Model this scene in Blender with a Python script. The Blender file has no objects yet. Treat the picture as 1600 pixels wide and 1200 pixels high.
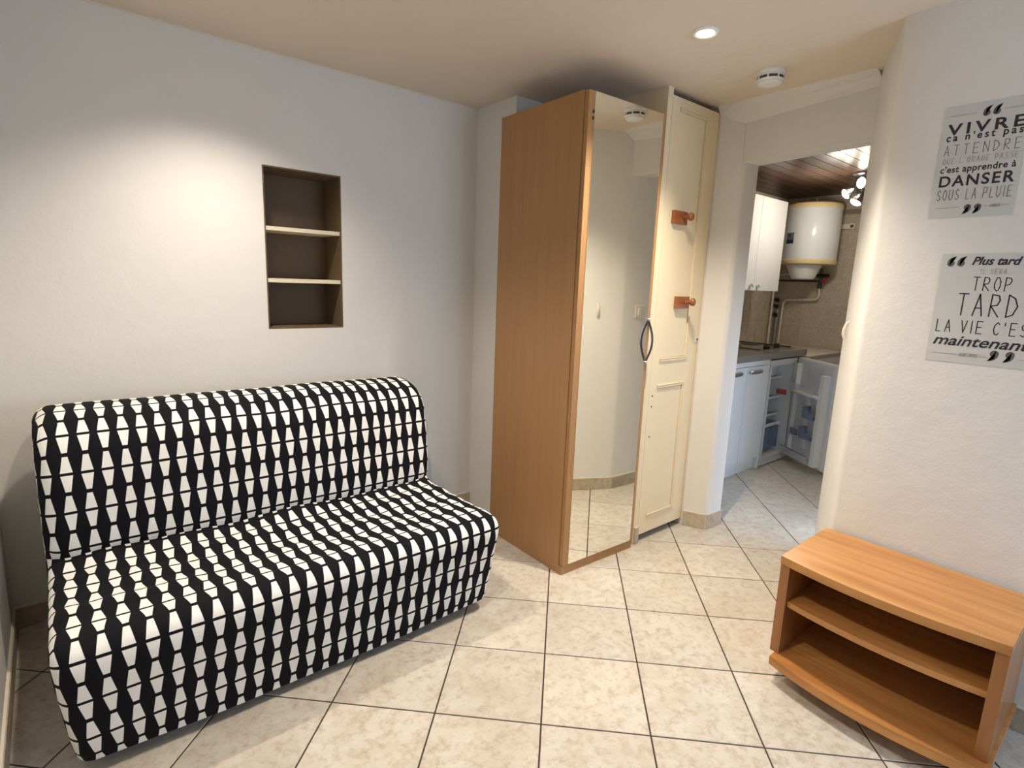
import bpy, bmesh, math, random
from mathutils import Vector, Matrix, noise
random.seed(7)
PI = math.pi
sc = bpy.context.scene
COL = sc.collection

# ------------------------------------------------------------------ camera
cd = bpy.data.cameras.new('camera'); cam = bpy.data.objects.new('camera', cd); COL.objects.link(cam)
cd.sensor_width = 36.0; cd.lens = 19.4514; cd.clip_start = 0.02
Rm = Matrix(((0.76984352, 0.08833019, -0.63209077),
             (-0.63719308, 0.16287574, -0.75329707),
             (0.03641338, 0.98268472, 0.18167221)))
cam.matrix_world = Matrix.Translation((-1.28891, -1.29153, 1.33506)) @ Rm.to_4x4()
sc.camera = cam

# ------------------------------------------------------------------ light, sky, exposure
w = bpy.data.worlds.new('sky'); sc.world = w; w.use_nodes = True
bg = w.node_tree.nodes['Background']
bg.inputs[0].default_value = (0.52, 0.71, 1.0, 1); bg.inputs[1].default_value = 6.5
sc.view_settings.view_transform = 'Standard'; sc.view_settings.look = 'None'
sc.view_settings.gamma = 1.0; sc.view_settings.use_curve_mapping = False
sc.view_settings.exposure = 0.48

WARM = (1.0, 0.88, 0.735)
SPOTS = [(0.598, -0.043, 98, 116), (-0.76, 0.78, 52, 122), (-0.85, -0.30, 54, 135)]
CEIL = 2.235
def spot(x, y, power, ang):
    l = bpy.data.lights.new('spot_beam', 'SPOT'); o = bpy.data.objects.new('spot_beam', l); COL.objects.link(o)
    o.location = (x, y, CEIL - 0.03); l.energy = power; l.color = WARM
    l.spot_size = math.radians(ang); l.spot_blend = 1.0; l.shadow_soft_size = 0.03
for s in SPOTS: spot(*s)
def portal(loc, rot, sx, sy):
    l = bpy.data.lights.new('window_portal', 'AREA'); o = bpy.data.objects.new('window_portal', l); COL.objects.link(o)
    l.shape = 'RECTANGLE'; l.size = sx; l.size_y = sy; l.cycles.is_portal = True
    o.location = loc; o.rotation_euler = rot
portal((0.45, -2.62, 1.35), (PI/2, 0, 0), 0.9, 1.5)
portal((2.01, -0.50, 0.66), (PI/2, 0, 0), 0.54, 1.28)

# ------------------------------------------------------------------ material helpers
def new_mat(name):
    m = bpy.data.materials.new(name); m.use_nodes = True
    return m, m.node_tree, m.node_tree.nodes['Principled BSDF']
def N(nt, typ, **kw):
    n = nt.nodes.new(typ)
    for k, v in kw.items(): setattr(n, k, v)
    return n
def plain(name, col, rough=0.5, metal=0.0, bump=0.0, bscale=60, spec=None, emit=None, estr=0):
    m, nt, b = new_mat(name)
    b.inputs['Base Color'].default_value = (*col, 1); b.inputs['Roughness'].default_value = rough
    b.inputs['Metallic'].default_value = metal
    if spec is not None: b.inputs['Specular IOR Level'].default_value = spec
    if emit: b.inputs['Emission Color'].default_value = (*emit, 1); b.inputs['Emission Strength'].default_value = estr
    if bump:
        tc = N(nt, 'ShaderNodeTexCoord'); no = N(nt, 'ShaderNodeTexNoise'); bp = N(nt, 'ShaderNodeBump')
        no.inputs['Scale'].default_value = bscale; no.inputs['Detail'].default_value = 5
        bp.inputs['Strength'].default_value = bump; bp.inputs['Distance'].default_value = 0.01
        nt.links.new(tc.outputs['Object'], no.inputs['Vector']); nt.links.new(no.outputs['Fac'], bp.inputs['Height'])
        nt.links.new(bp.outputs['Normal'], b.inputs['Normal'])
    return m
def plaster(name, col, col2, rough=0.75):
    m, nt, b = new_mat(name); L = nt.links.new
    tc = N(nt, 'ShaderNodeTexCoord')
    n1 = N(nt, 'ShaderNodeTexNoise'); n1.inputs['Scale'].default_value = 1.6; n1.inputs['Detail'].default_value = 4
    n2 = N(nt, 'ShaderNodeTexNoise'); n2.inputs['Scale'].default_value = 9; n2.inputs['Detail'].default_value = 6
    n3 = N(nt, 'ShaderNodeTexNoise'); n3.inputs['Scale'].default_value = 160; n3.inputs['Detail'].default_value = 3
    for n in (n1, n2, n3): L(tc.outputs['Object'], n.inputs['Vector'])
    mx = N(nt, 'ShaderNodeMixRGB'); mx.inputs[1].default_value = (*col, 1); mx.inputs[2].default_value = (*col2, 1)
    L(n1.outputs['Fac'], mx.inputs[0]); L(mx.outputs[0], b.inputs['Base Color'])
    b.inputs['Roughness'].default_value = rough; b.inputs['Specular IOR Level'].default_value = 0.25
    b1 = N(nt, 'ShaderNodeBump'); b1.inputs['Strength'].default_value = 0.35; b1.inputs['Distance'].default_value = 0.012
    b2 = N(nt, 'ShaderNodeBump'); b2.inputs['Strength'].default_value = 0.12; b2.inputs['Distance'].default_value = 0.004
    L(n2.outputs['Fac'], b1.inputs['Height']); L(n3.outputs['Fac'], b2.inputs['Height'])
    L(b1.outputs['Normal'], b2.inputs['Normal']); L(b2.outputs['Normal'], b.inputs['Normal'])
    return m
def wood(name, c1, c2, scale=(30, 30, 1.6), rough=0.38, coarse=0.35):
    """stretched grain: small scale component = direction of the grain"""
    m, nt, b = new_mat(name); L = nt.links.new
    tc = N(nt, 'ShaderNodeTexCoord'); mp = N(nt, 'ShaderNodeMapping'); mp.inputs['Scale'].default_value = scale
    oi = N(nt, 'ShaderNodeObjectInfo'); ad = N(nt, 'ShaderNodeVectorMath', operation='ADD')
    L(tc.outputs['Object'], ad.inputs[0]); L(oi.outputs['Random'], ad.inputs[1])
    n = N(nt, 'ShaderNodeTexNoise'); n.inputs['Scale'].default_value = 1.0; n.inputs['Detail'].default_value = 7; n.inputs['Roughness'].default_value = 0.65
    mp2 = N(nt, 'ShaderNodeMapping'); mp2.inputs['Scale'].default_value = [s * 0.22 for s in scale]
    n2 = N(nt, 'ShaderNodeTexNoise'); n2.inputs['Scale'].default_value = 1.0; n2.inputs['Detail'].default_value = 2; n2.inputs['Distortion'].default_value = 0.6
    L(ad.outputs[0], mp.inputs['Vector']); L(ad.outputs[0], mp2.inputs['Vector'])
    L(mp.outputs[0], n.inputs['Vector']); L(mp2.outputs[0], n2.inputs['Vector'])
    mi = N(nt, 'ShaderNodeMixRGB'); mi.inputs[0].default_value = coarse
    L(n.outputs['Fac'], mi.inputs[1]); L(n2.outputs['Fac'], mi.inputs[2])
    cr = N(nt, 'ShaderNodeValToRGB')
    cr.color_ramp.elements[0].position = 0.36; cr.color_ramp.elements[0].color = (*c1, 1)
    cr.color_ramp.elements[1].position = 0.64; cr.color_ramp.elements[1].color = (*c2, 1)
    L(mi.outputs[0], cr.inputs[0]); L(cr.outputs[0], b.inputs['Base Color'])
    b.inputs['Roughness'].default_value = rough
    bp = N(nt, 'ShaderNodeBump'); bp.inputs['Strength'].default_value = 0.05; bp.inputs['Distance'].default_value = 0.002
    L(n.outputs['Fac'], bp.inputs['Height']); L(bp.outputs['Normal'], b.inputs['Normal'])
    return m
def stone_tile(name, ca, cb, cc, rough=0.32, sc1=7.0, var=0.06):
    m, nt, b = new_mat(name); L = nt.links.new
    tc = N(nt, 'ShaderNodeTexCoord'); oi = N(nt, 'ShaderNodeObjectInfo')
    mu = N(nt, 'ShaderNodeMath', operation='MULTIPLY'); mu.inputs[1].default_value = 37.0
    L(oi.outputs['Random'], mu.inputs[0])
    ad = N(nt, 'ShaderNodeVectorMath', operation='ADD'); L(tc.outputs['Object'], ad.inputs[0]); L(mu.outputs[0], ad.inputs[1])
    n1 = N(nt, 'ShaderNodeTexNoise'); n1.inputs['Scale'].default_value = sc1; n1.inputs['Detail'].default_value = 8; n1.inputs['Roughness'].default_value = 0.68; n1.inputs['Distortion'].default_value = 0.5
    n2 = N(nt, 'ShaderNodeTexNoise'); n2.inputs['Scale'].default_value = sc1 * 4.5; n2.inputs['Detail'].default_value = 8; n2.inputs['Roughness'].default_value = 0.7
    L(ad.outputs[0], n1.inputs['Vector']); L(ad.outputs[0], n2.inputs['Vector'])
    r1 = N(nt, 'ShaderNodeValToRGB'); e = r1.color_ramp.elements
    e[0].position = 0.36; e[0].color = (*cb, 1); e[1].position = 0.60; e[1].color = (*ca, 1)
    L(n1.outputs['Fac'], r1.inputs[0])
    r2 = N(nt, 'ShaderNodeValToRGB'); f = r2.color_ramp.elements
    f[0].position = 0.34; f[0].color = (1, 1, 1, 1); f[1].position = 0.52; f[1].color = (0, 0, 0, 1)
    L(n2.outputs['Fac'], r2.inputs[0])
    fm = N(nt, 'ShaderNodeMath', operation='MULTIPLY'); fm.inputs[1].default_value = 0.75; L(r2.outputs[0], fm.inputs[0])
    mx = N(nt, 'ShaderNodeMixRGB'); mx.inputs[2].default_value = (*cc, 1)
    L(fm.outputs[0], mx.inputs[0]); L(r1.outputs[0], mx.inputs[1])
    hv = N(nt, 'ShaderNodeHueSaturation')
    vr = N(nt, 'ShaderNodeMapRange'); vr.inputs['To Min'].default_value = 1 - var; vr.inputs['To Max'].default_value = 1 + var
    L(oi.outputs['Random'], vr.inputs['Value']); L(vr.outputs[0], hv.inputs['Value']); L(mx.outputs[0], hv.inputs['Color'])
    L(hv.outputs[0], b.inputs['Base Color']); b.inputs['Roughness'].default_value = rough
    bp = N(nt, 'ShaderNodeBump'); bp.inputs['Strength'].default_value = 0.08; bp.inputs['Distance'].default_value = 0.003
    L(n1.outputs['Fac'], bp.inputs['Height']); L(bp.outputs['Normal'], b.inputs['Normal'])
    return m
def clear(name, col, alpha, rough=0.1):
    m, nt, b = new_mat(name); L = nt.links.new
    b.inputs['Base Color'].default_value = (*col, 1); b.inputs['Roughness'].default_value = rough; b.inputs['Alpha'].default_value = alpha
    return m

# ------------------------------------------------------------------ materials
M = {}
M['wall'] = plaster('white_plaster', (0.76, 0.74, 0.70), (0.70, 0.68, 0.64))
M['ceiling'] = plaster('beige_ceiling_paint', (0.75, 0.655, 0.53), (0.71, 0.61, 0.49), 0.7)
M['niche'] = plain('brown_niche_paint', (0.13, 0.088, 0.047), 0.7, bump=0.1)
M['cream_shelf'] = plain('cream_shelf_paint', (0.74, 0.66, 0.48), 0.5)
M['door_cream'] = plain('aged_cream_gloss_paint', (0.79, 0.665, 0.45), 0.45, bump=0.12, bscale=25)
M['grout'] = plain('dark_brown_grout', (0.05, 0.032, 0.025), 0.8, bump=0.2, bscale=200)
M['tile'] = stone_tile('cream_floor_tile', (0.605, 0.56, 0.485), (0.53, 0.47, 0.385), (0.40, 0.315, 0.235))
M['skirt'] = stone_tile('beige_skirting_tile', (0.50, 0.43, 0.33), (0.43, 0.355, 0.26), (0.33, 0.26, 0.18))
M['skirt_top'] = plain('pale_grout', (0.66, 0.60, 0.50), 0.7)
M['walltile'] = stone_tile('beige_wall_tile', (0.56, 0.475, 0.37), (0.49, 0.41, 0.31), (0.36, 0.29, 0.21), 0.25, 16.0, 0.04)
M['beech'] = wood('orange_beech_veneer', (0.365, 0.192, 0.076), (0.415, 0.228, 0.094), (70, 70, 2.2), 0.42)
M['beech_dark'] = wood('beech_edge', (0.27, 0.115, 0.035), (0.36, 0.165, 0.055), (70, 70, 2.2), 0.45)
M['tv_wood'] = wood('golden_cherry_veneer', (0.38, 0.155, 0.042), (0.60, 0.30, 0.095), (34, 2.2, 34), 0.22, 0.5)
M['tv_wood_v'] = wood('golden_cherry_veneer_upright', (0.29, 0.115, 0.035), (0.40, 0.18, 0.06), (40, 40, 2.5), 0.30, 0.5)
M['hook_wood'] = wood('red_brown_hook_wood', (0.23, 0.07, 0.02), (0.34, 0.115, 0.035), (10, 60, 60), 0.35)
M['plank'] = wood('dark_varnished_plank', (0.035, 0.017, 0.012), (0.105, 0.052, 0.034), (2.2, 26, 26), 0.30, 0.5)
M['mirror'] = plain('mirror_silver', (0.93, 0.93, 0.88), 0.0, 1.0)
M['steel'] = plain('brushed_steel', (0.42, 0.42, 0.43), 0.28, 1.0)
M['dark_steel'] = plain('dark_grey_metal', (0.10, 0.10, 0.11), 0.3, 1.0)
M['white_melamine'] = plain('white_melamine', (0.80, 0.80, 0.79), 0.3)
M['white_plastic'] = plain('white_plastic', (0.78, 0.77, 0.73), 0.35)
M['fridge_in'] = plain('fridge_liner', (0.66, 0.67, 0.68), 0.35)
M['cream_plastic'] = plain('ivory_plastic', (0.74, 0.69, 0.58), 0.4)
M['black'] = plain('black_plastic', (0.012, 0.012, 0.013), 0.4)
M['grey_slot'] = plain('dark_grey_slot', (0.06, 0.055, 0.05), 0.6)
M['tank'] = plain('white_enamel', (0.76, 0.77, 0.76), 0.16)
M['band'] = plain('yellow_ageing_band', (0.78, 0.62, 0.32), 0.3)
M['navy'] = plain('navy_print', (0.012, 0.016, 0.05), 0.4)
M['greyprint'] = plain('grey_blue_print', (0.17, 0.18, 0.22), 0.4)
M['red'] = plain('red_handle', (0.45, 0.02, 0.04), 0.4)
M['orange'] = plain('orange_sticker', (0.42, 0.12, 0.075), 0.5)
M['worktop'] = plain('grey_laminate', (0.215, 0.20, 0.185), 0.22, bump=0.02, bscale=120)
M['hob'] = plain('mirror_polished_hob', (0.34, 0.30, 0.24), 0.12, 0.7)
M['pipe'] = plain('cream_painted_pipe', (0.70, 0.64, 0.51), 0.35)
M['blue_clear'] = clear('translucent_blue_plastic', (0.22, 0.28, 0.42), 0.6)
M['clear'] = clear('clear_plastic', (0.75, 0.78, 0.80), 0.28)
M['glass'] = clear('window_glass', (0.9, 0.95, 1.0), 0.04, 0.02)
M['paper'] = plain('grey_poster_paper', (0.575, 0.57, 0.545), 0.6)
M['ink'] = plain('black_ink', (0.02, 0.018, 0.024), 0.6)
M['ink_grey'] = plain('dark_grey_ink', (0.10, 0.095, 0.095), 0.6)
M['ink_mid'] = plain('mid_grey_ink', (0.26, 0.25, 0.24), 0.6)
M['ink_light'] = plain('light_grey_ink', (0.40, 0.39, 0.375), 0.6)
M['bulb'] = plain('lit_bulb', (1, 1, 1), 0.4, emit=(1.0, 0.86, 0.62), estr=40)
M['bulb_soft'] = plain('lit_bulb_kitchen', (1, 1, 1), 0.4, emit=(1.0, 0.86, 0.64), estr=22)
M['tv_back'] = plain('dark_brown_back_board', (0.06, 0.028, 0.014), 0.55)
M['dark_frame'] = plain('dark_sofa_frame', (0.02, 0.02, 0.02), 0.6)

PX, PV = 0.0527, 0.1235
def pattern():
    m, nt, b = new_mat('black_and_white_trapezoid_print'); L = nt.links.new
    uv = N(nt, 'ShaderNodeUVMap'); sp = N(nt, 'ShaderNodeSeparateXYZ'); L(uv.outputs[0], sp.inputs[0])
    def mth(op, a, bb=None, c=None):
        n = N(nt, 'ShaderNodeMath', operation=op)
        for i, v in enumerate((a, bb, c)):
            if v is None: continue
            if isinstance(v, (int, float)): n.inputs[i].default_value = v
            else: L(v, n.inputs[i])
        return n.outputs[0]
    u = mth('ABSOLUTE', mth('SUBTRACT', mth('FRACT', mth('ADD', mth('DIVIDE', sp.outputs[0], PX), 100.5)), 0.5))
    t = mth('MULTIPLY', mth('ABSOLUTE', mth('SUBTRACT', mth('FRACT', mth('ADD', mth('DIVIDE', sp.outputs[1], PV), 100.5)), 0.5)), 2.0)
    half = mth('SUBTRACT', 0.318, mth('MULTIPLY', t, 0.205))
    def step(x):   # soft edge
        n = N(nt, 'ShaderNodeMapRange'); n.inputs['From Min'].default_value = -0.008; n.inputs['From Max'].default_value = 0.008
        L(x, n.inputs['Value']); return n.outputs[0]
    k = mth('MULTIPLY', mth('MULTIPLY', step(mth('SUBTRACT', half, u)), step(mth('SUBTRACT', t, 0.072))), step(mth('SUBTRACT', 0.90, t)))
    mx = N(nt, 'ShaderNodeMixRGB'); mx.inputs[1].default_value = (0.0035, 0.0035, 0.006, 1); mx.inputs[2].default_value = (0.80, 0.79, 0.755, 1)
    L(k, mx.inputs[0]); L(mx.outputs[0], b.inputs['Base Color'])
    b.inputs['Roughness'].default_value = 0.85; b.inputs['Specular IOR Level'].default_value = 0.2
    tc = N(nt, 'ShaderNodeTexCoord'); no = N(nt, 'ShaderNodeTexNoise'); no.inputs['Scale'].default_value = 14; no.inputs['Detail'].default_value = 3
    bp = N(nt, 'ShaderNodeBump'); bp.inputs['Strength'].default_value = 0.25; bp.inputs['Distance'].default_value = 0.012
    L(tc.outputs['Object'], no.inputs['Vector']); L(no.outputs['Fac'], bp.inputs['Height']); L(bp.outputs['Normal'], b.inputs['Normal'])
    return m
M['fabric'] = pattern()

# ------------------------------------------------------------------ mesh helpers
INV = {}   # object -> inverse world matrix of its root, so parts can be written in room coordinates
def obj(name, bm, mat, parent=None, smooth=False, label=None, bevel=0.0, local=False):
    if bevel:
        es = [e for e in bm.edges if len(e.link_faces) == 2 and e.calc_face_angle(0) > 0.5]
        bmesh.ops.bevel(bm, geom=es, offset=bevel, segments=2, profile=0.5, affect='EDGES')
    bmesh.ops.recalc_face_normals(bm, faces=bm.faces)
    me = bpy.data.meshes.new(name)
    if parent is not None and not local: bm.transform(INV[parent.name])
    bm.to_mesh(me); bm.free()
    if mat is not None: me.materials.append(mat)
    if smooth:
        for p in me.polygons: p.use_smooth = True
        if smooth != 'all': me.set_sharp_from_angle(angle=math.radians(38))
    o = bpy.data.objects.new(name, me); COL.objects.link(o)
    if parent is not None:
        o.parent = parent; INV[o.name] = INV[parent.name]
    else: INV[o.name] = Matrix.Identity(4)
    if label: o['label'] = label
    return o
def thing(name, label, cat, loc=(0, 0, 0), rz=0.0, group=None):
    o = bpy.data.objects.new(name, None); COL.objects.link(o); o.empty_display_size = 0.1
    o.location = loc; o.rotation_euler = (0, 0, rz)
    INV[o.name] = (Matrix.Translation(loc) @ Matrix.Rotation(rz, 4, 'Z')).inverted()
    o['label'] = label; o['category'] = cat
    if group: o['group'] = group
    return o
def tag(o, label, cat, group=None):
    o['label'] = label; o['category'] = cat
    if group: o['group'] = group
    return o
def struct(name, bm, mat, smooth=False, bevel=0.0, label=None):
    o = obj(name, bm, mat, None, smooth, label, bevel); o['kind'] = 'structure'; return o
def BM(): return bmesh.new()
def box(bm, x0, x1, y0, y1, z0, z1, mtx=None):
    vs = [bm.verts.new((x, y, z)) for z in (z0, z1) for y in (y0, y1) for x in (x0, x1)]
    for f in ((0, 2, 3, 1), (4, 5, 7, 6), (0, 1, 5, 4), (2, 6, 7, 3), (0, 4, 6, 2), (1, 3, 7, 5)): bm.faces.new([vs[i] for i in f])
    if mtx is not None: bmesh.ops.transform(bm, matrix=mtx, verts=vs)
    return bm
def bx(x0, x1, y0, y1, z0, z1): return box(BM(), x0, x1, y0, y1, z0, z1)
def prism(bm, poly, z0, z1):
    a = [bm.verts.new((x, y, z0)) for x, y in poly]; b = [bm.verts.new((x, y, z1)) for x, y in poly]
    n = len(poly)
    bm.faces.new(a[::-1]); bm.faces.new(b)
    for i in range(n): bm.faces.new((a[i], a[(i + 1) % n], b[(i + 1) % n], b[i]))
    return bm
def lathe(bm, prof, c=(0, 0, 0), axis=(0, 0, 1), seg=24):
    """prof: (radius, height) along axis"""
    q = Vector((0, 0, 1)).rotation_difference(Vector(axis).normalized()).to_matrix()
    c = Vector(c); rings = []
    for r, h in prof:
        if r < 1e-6: rings.append([bm.verts.new(c + q @ Vector((0, 0, h)))])
        else: rings.append([bm.verts.new(c + q @ Vector((r * math.cos(2 * PI * i / seg), r * math.sin(2 * PI * i / seg), h))) for i in range(seg)])
    for a, b in zip(rings, rings[1:]):
        for i in range(seg):
            j = (i + 1) % seg
            if len(a) == 1 and len(b) == 1: break
            if len(a) == 1: bm.faces.new((a[0], b[i], b[j]))
            elif len(b) == 1: bm.faces.new((a[i], a[j], b[0]))
            else: bm.faces.new((a[i], a[j], b[j], b[i]))
    for rg in (rings[0], rings[-1]):
        if len(rg) > 1: bm.faces.new(rg)
    return bm
def tube(bm, pts, r, seg=10, fillet=0.0):
    pts = [Vector(p) for p in pts]
    if fillet:
        out = [pts[0]]
        for a, b, c in zip(pts, pts[1:], pts[2:]):
            d = min(fillet, (a - b).length * 0.45, (c - b).length * 0.45)
            p, q = b + (a - b).normalized() * d, b + (c - b).normalized() * d
            for k in range(6):
                s = k / 5; out.append(p * (1 - s) ** 2 + b * 2 * s * (1 - s) + q * s * s)
        pts = out + [pts[-1]]
    rr = r if hasattr(r, '__len__') else [r] * len(pts)
    rings = []; up = None
    for i, p in enumerate(pts):
        d = (pts[min(i + 1, len(pts) - 1)] - pts[max(i - 1, 0)]).normalized()
        if up is None: up = d.orthogonal().normalized()
        up = (up - d * up.dot(d)).normalized(); s = d.cross(up)
        rings.append([bm.verts.new(p + (up * math.cos(2 * PI * k / seg) + s * math.sin(2 * PI * k / seg)) * rr[i]) for k in range(seg)])
    for a, b in zip(rings, rings[1:]):
        for k in range(seg): bm.faces.new((a[k], a[(k + 1) % seg], b[(k + 1) % seg], b[k]))
    bm.faces.new(rings[0][::-1]); bm.faces.new(rings[-1])
    return bm

# ================================================================== SETTING
# ---- floor: grout bed and single tiles laid on the diagonal
floor = struct('floor', bx(-1.62, 4.14, -2.74, 1.60, -0.12, -0.0025), M['grout'])
TS = 0.333; G = 0.0026
def clip(poly, a, b, c):          # keep a*x+b*y<=c
    out = []
    for (p, q) in zip(poly, poly[1:] + poly[:1]):
        dp = a * p[0] + b * p[1] - c; dq = a * q[0] + b * q[1] - c
        if dp <= 0: out.append(p)
        if dp * dq < 0:
            t = dp / (dp - dq); out.append((p[0] + t * (q[0] - p[0]), p[1] + t * (q[1] - p[1])))
    return out
def tile_bm(poly):
    cx = sum(p[0] for p in poly) / len(poly); cy = sum(p[1] for p in poly) / len(poly)
    bm = BM(); n = len(poly); k = 0.0016
    ins = []
    for x, y in poly:
        d = math.hypot(x - cx, y - cy); ins.append((x - (x - cx) / d * k * 1.4, y - (y - cy) / d * k * 1.4))
    lo = [bm.verts.new((x, y, -0.006)) for x, y in poly]; mid = [bm.verts.new((x, y, -0.0012)) for x, y in poly]
    top = [bm.verts.new((x, y, 0)) for x, y in ins]
    for A, B in ((lo, mid), (mid, top)):
        for i in range(n): bm.faces.new((A[i], A[(i + 1) % n], B[(i + 1) % n], B[i]))
    bm.faces.new(top)
    return bm
c45 = math.sqrt(0.5)
h = TS / 2 - G
whole = [(0, -h * 2 * c45), (h * 2 * c45, 0), (0, h * 2 * c45), (-h * 2 * c45, 0)]
whole_me = None
LIVING = ((1, 0, 1.46), (-1, 0, 1.49), (0, 1, 1.29), (0, -1, 2.6))
for i in range(-14, 16):
    for j in range(-12, 16):
        cx = (i + j + 1) * TS * c45; cy = (j - i) * TS * c45
        poly = [(cx + x, cy + y) for x, y in whole]
        if cx < 1.46: lims = ((-1, 0, 1.49), (0, 1, 1.29), (0, -1, 2.6))
        else: lims = ((1, 0, 4.02), (0, 1, 1.2), (0, -1, 0.325))
        p = poly
        for L_ in lims:
            p = clip(p, *L_)
            if len(p) < 3: break
        if len(p) < 3: continue
        if max(q[0] for q in p) < -1.485 or max(q[1] for q in p) < -2.59: continue
        # nothing is laid under the hidden solid walls
        if cx > 1.25 and cx < 1.46 and cy > 0.62: continue
        if cx > 1.2 and cx < 1.46 and cy < -0.66: continue
        if cx > 0.98 and cx < 1.46 and cy < -0.85: continue
        if p is poly or p == poly:
            if whole_me is None:
                o = obj('tile', tile_bm(whole), M['tile'], floor, local=True); whole_me = o.data
            else:
                o = bpy.data.objects.new('tile', whole_me); COL.objects.link(o); o.parent = floor
            o.location = (cx, cy, 0)
        else:
            ax = sum(q[0] for q in p) / len(p); ay = sum(q[1] for q in p) / len(p)
            if min(max(q[0] for q in p) - min(q[0] for q in p), max(q[1] for q in p) - min(q[1] for q in p)) < 0.006: continue
            o = obj('tile', tile_bm([(x - ax, y - ay) for x, y in p]), M['tile'], floor, local=True); o.location = (ax, ay, 0)

# ---- ceiling
struct('ceiling', bx(-1.62, 1.60, -2.74, 1.60, CEIL, CEIL + 0.1), M['ceiling'])

# ---- back wall with the shelved niche
NX0, NX1, NZ0, NZ1 = -0.545, -0.200, 1.088, 1.784
bm = BM()
box(bm, -1.62, NX0, 1.29, 1.60, -0.1, CEIL); box(bm, NX1, 0.60, 1.29, 1.60, -0.1, CEIL)
box(bm, NX0, NX1, 1.29, 1.60, -0.1, NZ0); box(bm, NX0, NX1, 1.29, 1.60, NZ1, CEIL); box(bm, NX0, NX1, 1.52, 1.60, NZ0, NZ1)
bmesh.ops.remove_doubles(bm, verts=bm.verts, dist=1e-5)
wb = struct('wall_back', bm, M['wall'])
bm = BM(); d = 0.006
box(bm, NX0, NX1, 1.492, 1.52, NZ0, NZ1); box(bm, NX0, NX0 + d, 1.2915, 1.492, NZ0, NZ1); box(bm, NX1 - d, NX1, 1.2915, 1.492, NZ0, NZ1)
box(bm, NX0 + d, NX1 - d, 1.2915, 1.492, NZ0, NZ0 + d); box(bm, NX0 + d, NX1 - d, 1.2915, 1.492, NZ1 - d, NZ1)
obj('niche_lining', bm, M['niche'], wb, label='brown painted lining of the wall niche')
for z in (1.535, 1.311):
    obj('shelf', bx(NX0 + d, NX1 - d, 1.300, 1.492, z - 0.017, z), M['cream_shelf'], wb, bevel=0.002, label='cream niche shelf')

# ragged lower edge of the ceiling paint on the back wall
bm = BM(); n = 150; A = []
for k in range(n + 1):
    x = -1.488 + 2.056 * k / n
    dz = 0.006 + 0.008 * abs(noise.noise(Vector((x * 7, 1, 0)))) + 0.005 * noise.noise(Vector((x * 33, 4, 0)))
    A.append([bm.verts.new(p) for p in ((x, 1.2895, CEIL), (x, 1.2880, CEIL), (x, 1.2886, CEIL - max(0.002, dz)), (x, 1.2895, CEIL - max(0.002, dz)))])
for a, b in zip(A, A[1:]):
    for i in range(4): bm.faces.new((a[i], a[(i + 1) % 4], b[(i + 1) % 4], b[i]))
bm.faces.new(A[0]); bm.faces.new(A[-1][::-1])
struct('trim_2', bm, M['ceiling'])

# ---- left wall, wall behind the camera with its window
struct('wall_left', bx(-1.62, -1.49, -2.74, 1.29, -0.1, CEIL), M['wall'])
WX0, WX1, WZ0, WZ1 = 0.0, 0.90, 0.60, 2.10
bm = BM()
box(bm, -1.49, WX0, -2.74, -2.60, -0.1, CEIL); box(bm, WX1, 1.07, -2.74, -2.60, -0.1, CEIL)
box(bm, WX0, WX1, -2.74, -2.60, -0.1, WZ0); box(bm, WX0, WX1, -2.74, -2.60, WZ1, CEIL)
struct('wall_front', bm, M['wall'])
def window(name, x0, x1, z0, z1, y, rows):
    bm = BM(); f = 0.05
    box(bm, x0, x0 + f, y - 0.03, y + 0.03, z0, z1); box(bm, x1 - f, x1, y - 0.03, y + 0.03, z0, z1)
    box(bm, x0 + f, x1 - f, y - 0.03, y + 0.03, z0, z0 + f); box(bm, x0 + f, x1 - f, y - 0.03, y + 0.03, z1 - f, z1)
    o = struct(name, bm, M['white_plastic'])
    xm = (x0 + x1) / 2
    obj('mullion', bx(xm - 0.03, xm + 0.03, y - 0.03, y + 0.03, z0 + f, z1 - f), M['white_plastic'], o)
    for a, b in ((x0 + f, xm - 0.03), (xm + 0.03, x1 - f)):
        obj('pane', bx(a, b, y - 0.004, y + 0.004, z0 + f, z1 - f), M['glass'], o)
window('window_1', WX0, WX1, WZ0, WZ1, -2.67, 1)

# ---- right wall, splayed corner to the kitchen opening
struct('wall_right', bx(0.95, 1.07, -2.60, -0.70, -0.1, CEIL), M['wall'])
sp = [(0.95, -0.70), (0.95, -0.575), (0.957, -0.558), (0.972, -0.549), (1.17, -0.458), (1.37, -0.366), (1.41, -0.349), (1.437, -0.337), (1.452, -0.331), (1.464, -0.3285), (1.70, -0.328), (1.70, -0.55), (1.30, -0.70)]
struct('wall_splay', prism(BM(), sp, -0.1, CEIL), M['wall'], smooth=True)
# kitchen side wall with a glazed door
KX0, KX1, KZ1 = 1.74, 2.28, 1.30
bm = BM()
box(bm, 1.70, KX0, -0.55, -0.328, -0.1, 2.30); box(bm, KX1, 4.14, -0.55, -0.328, -0.1, 2.30)
box(bm, KX0, KX1, -0.55, -0.328, KZ1, 2.30); box(bm, KX0, KX1, -0.55, -0.328, -0.1, 0.02)
struct('wall_kitchen_side', bm, M['wall'])
window('window_2', KX0, KX1, 0.02, KZ1, -0.45, 1)

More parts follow.
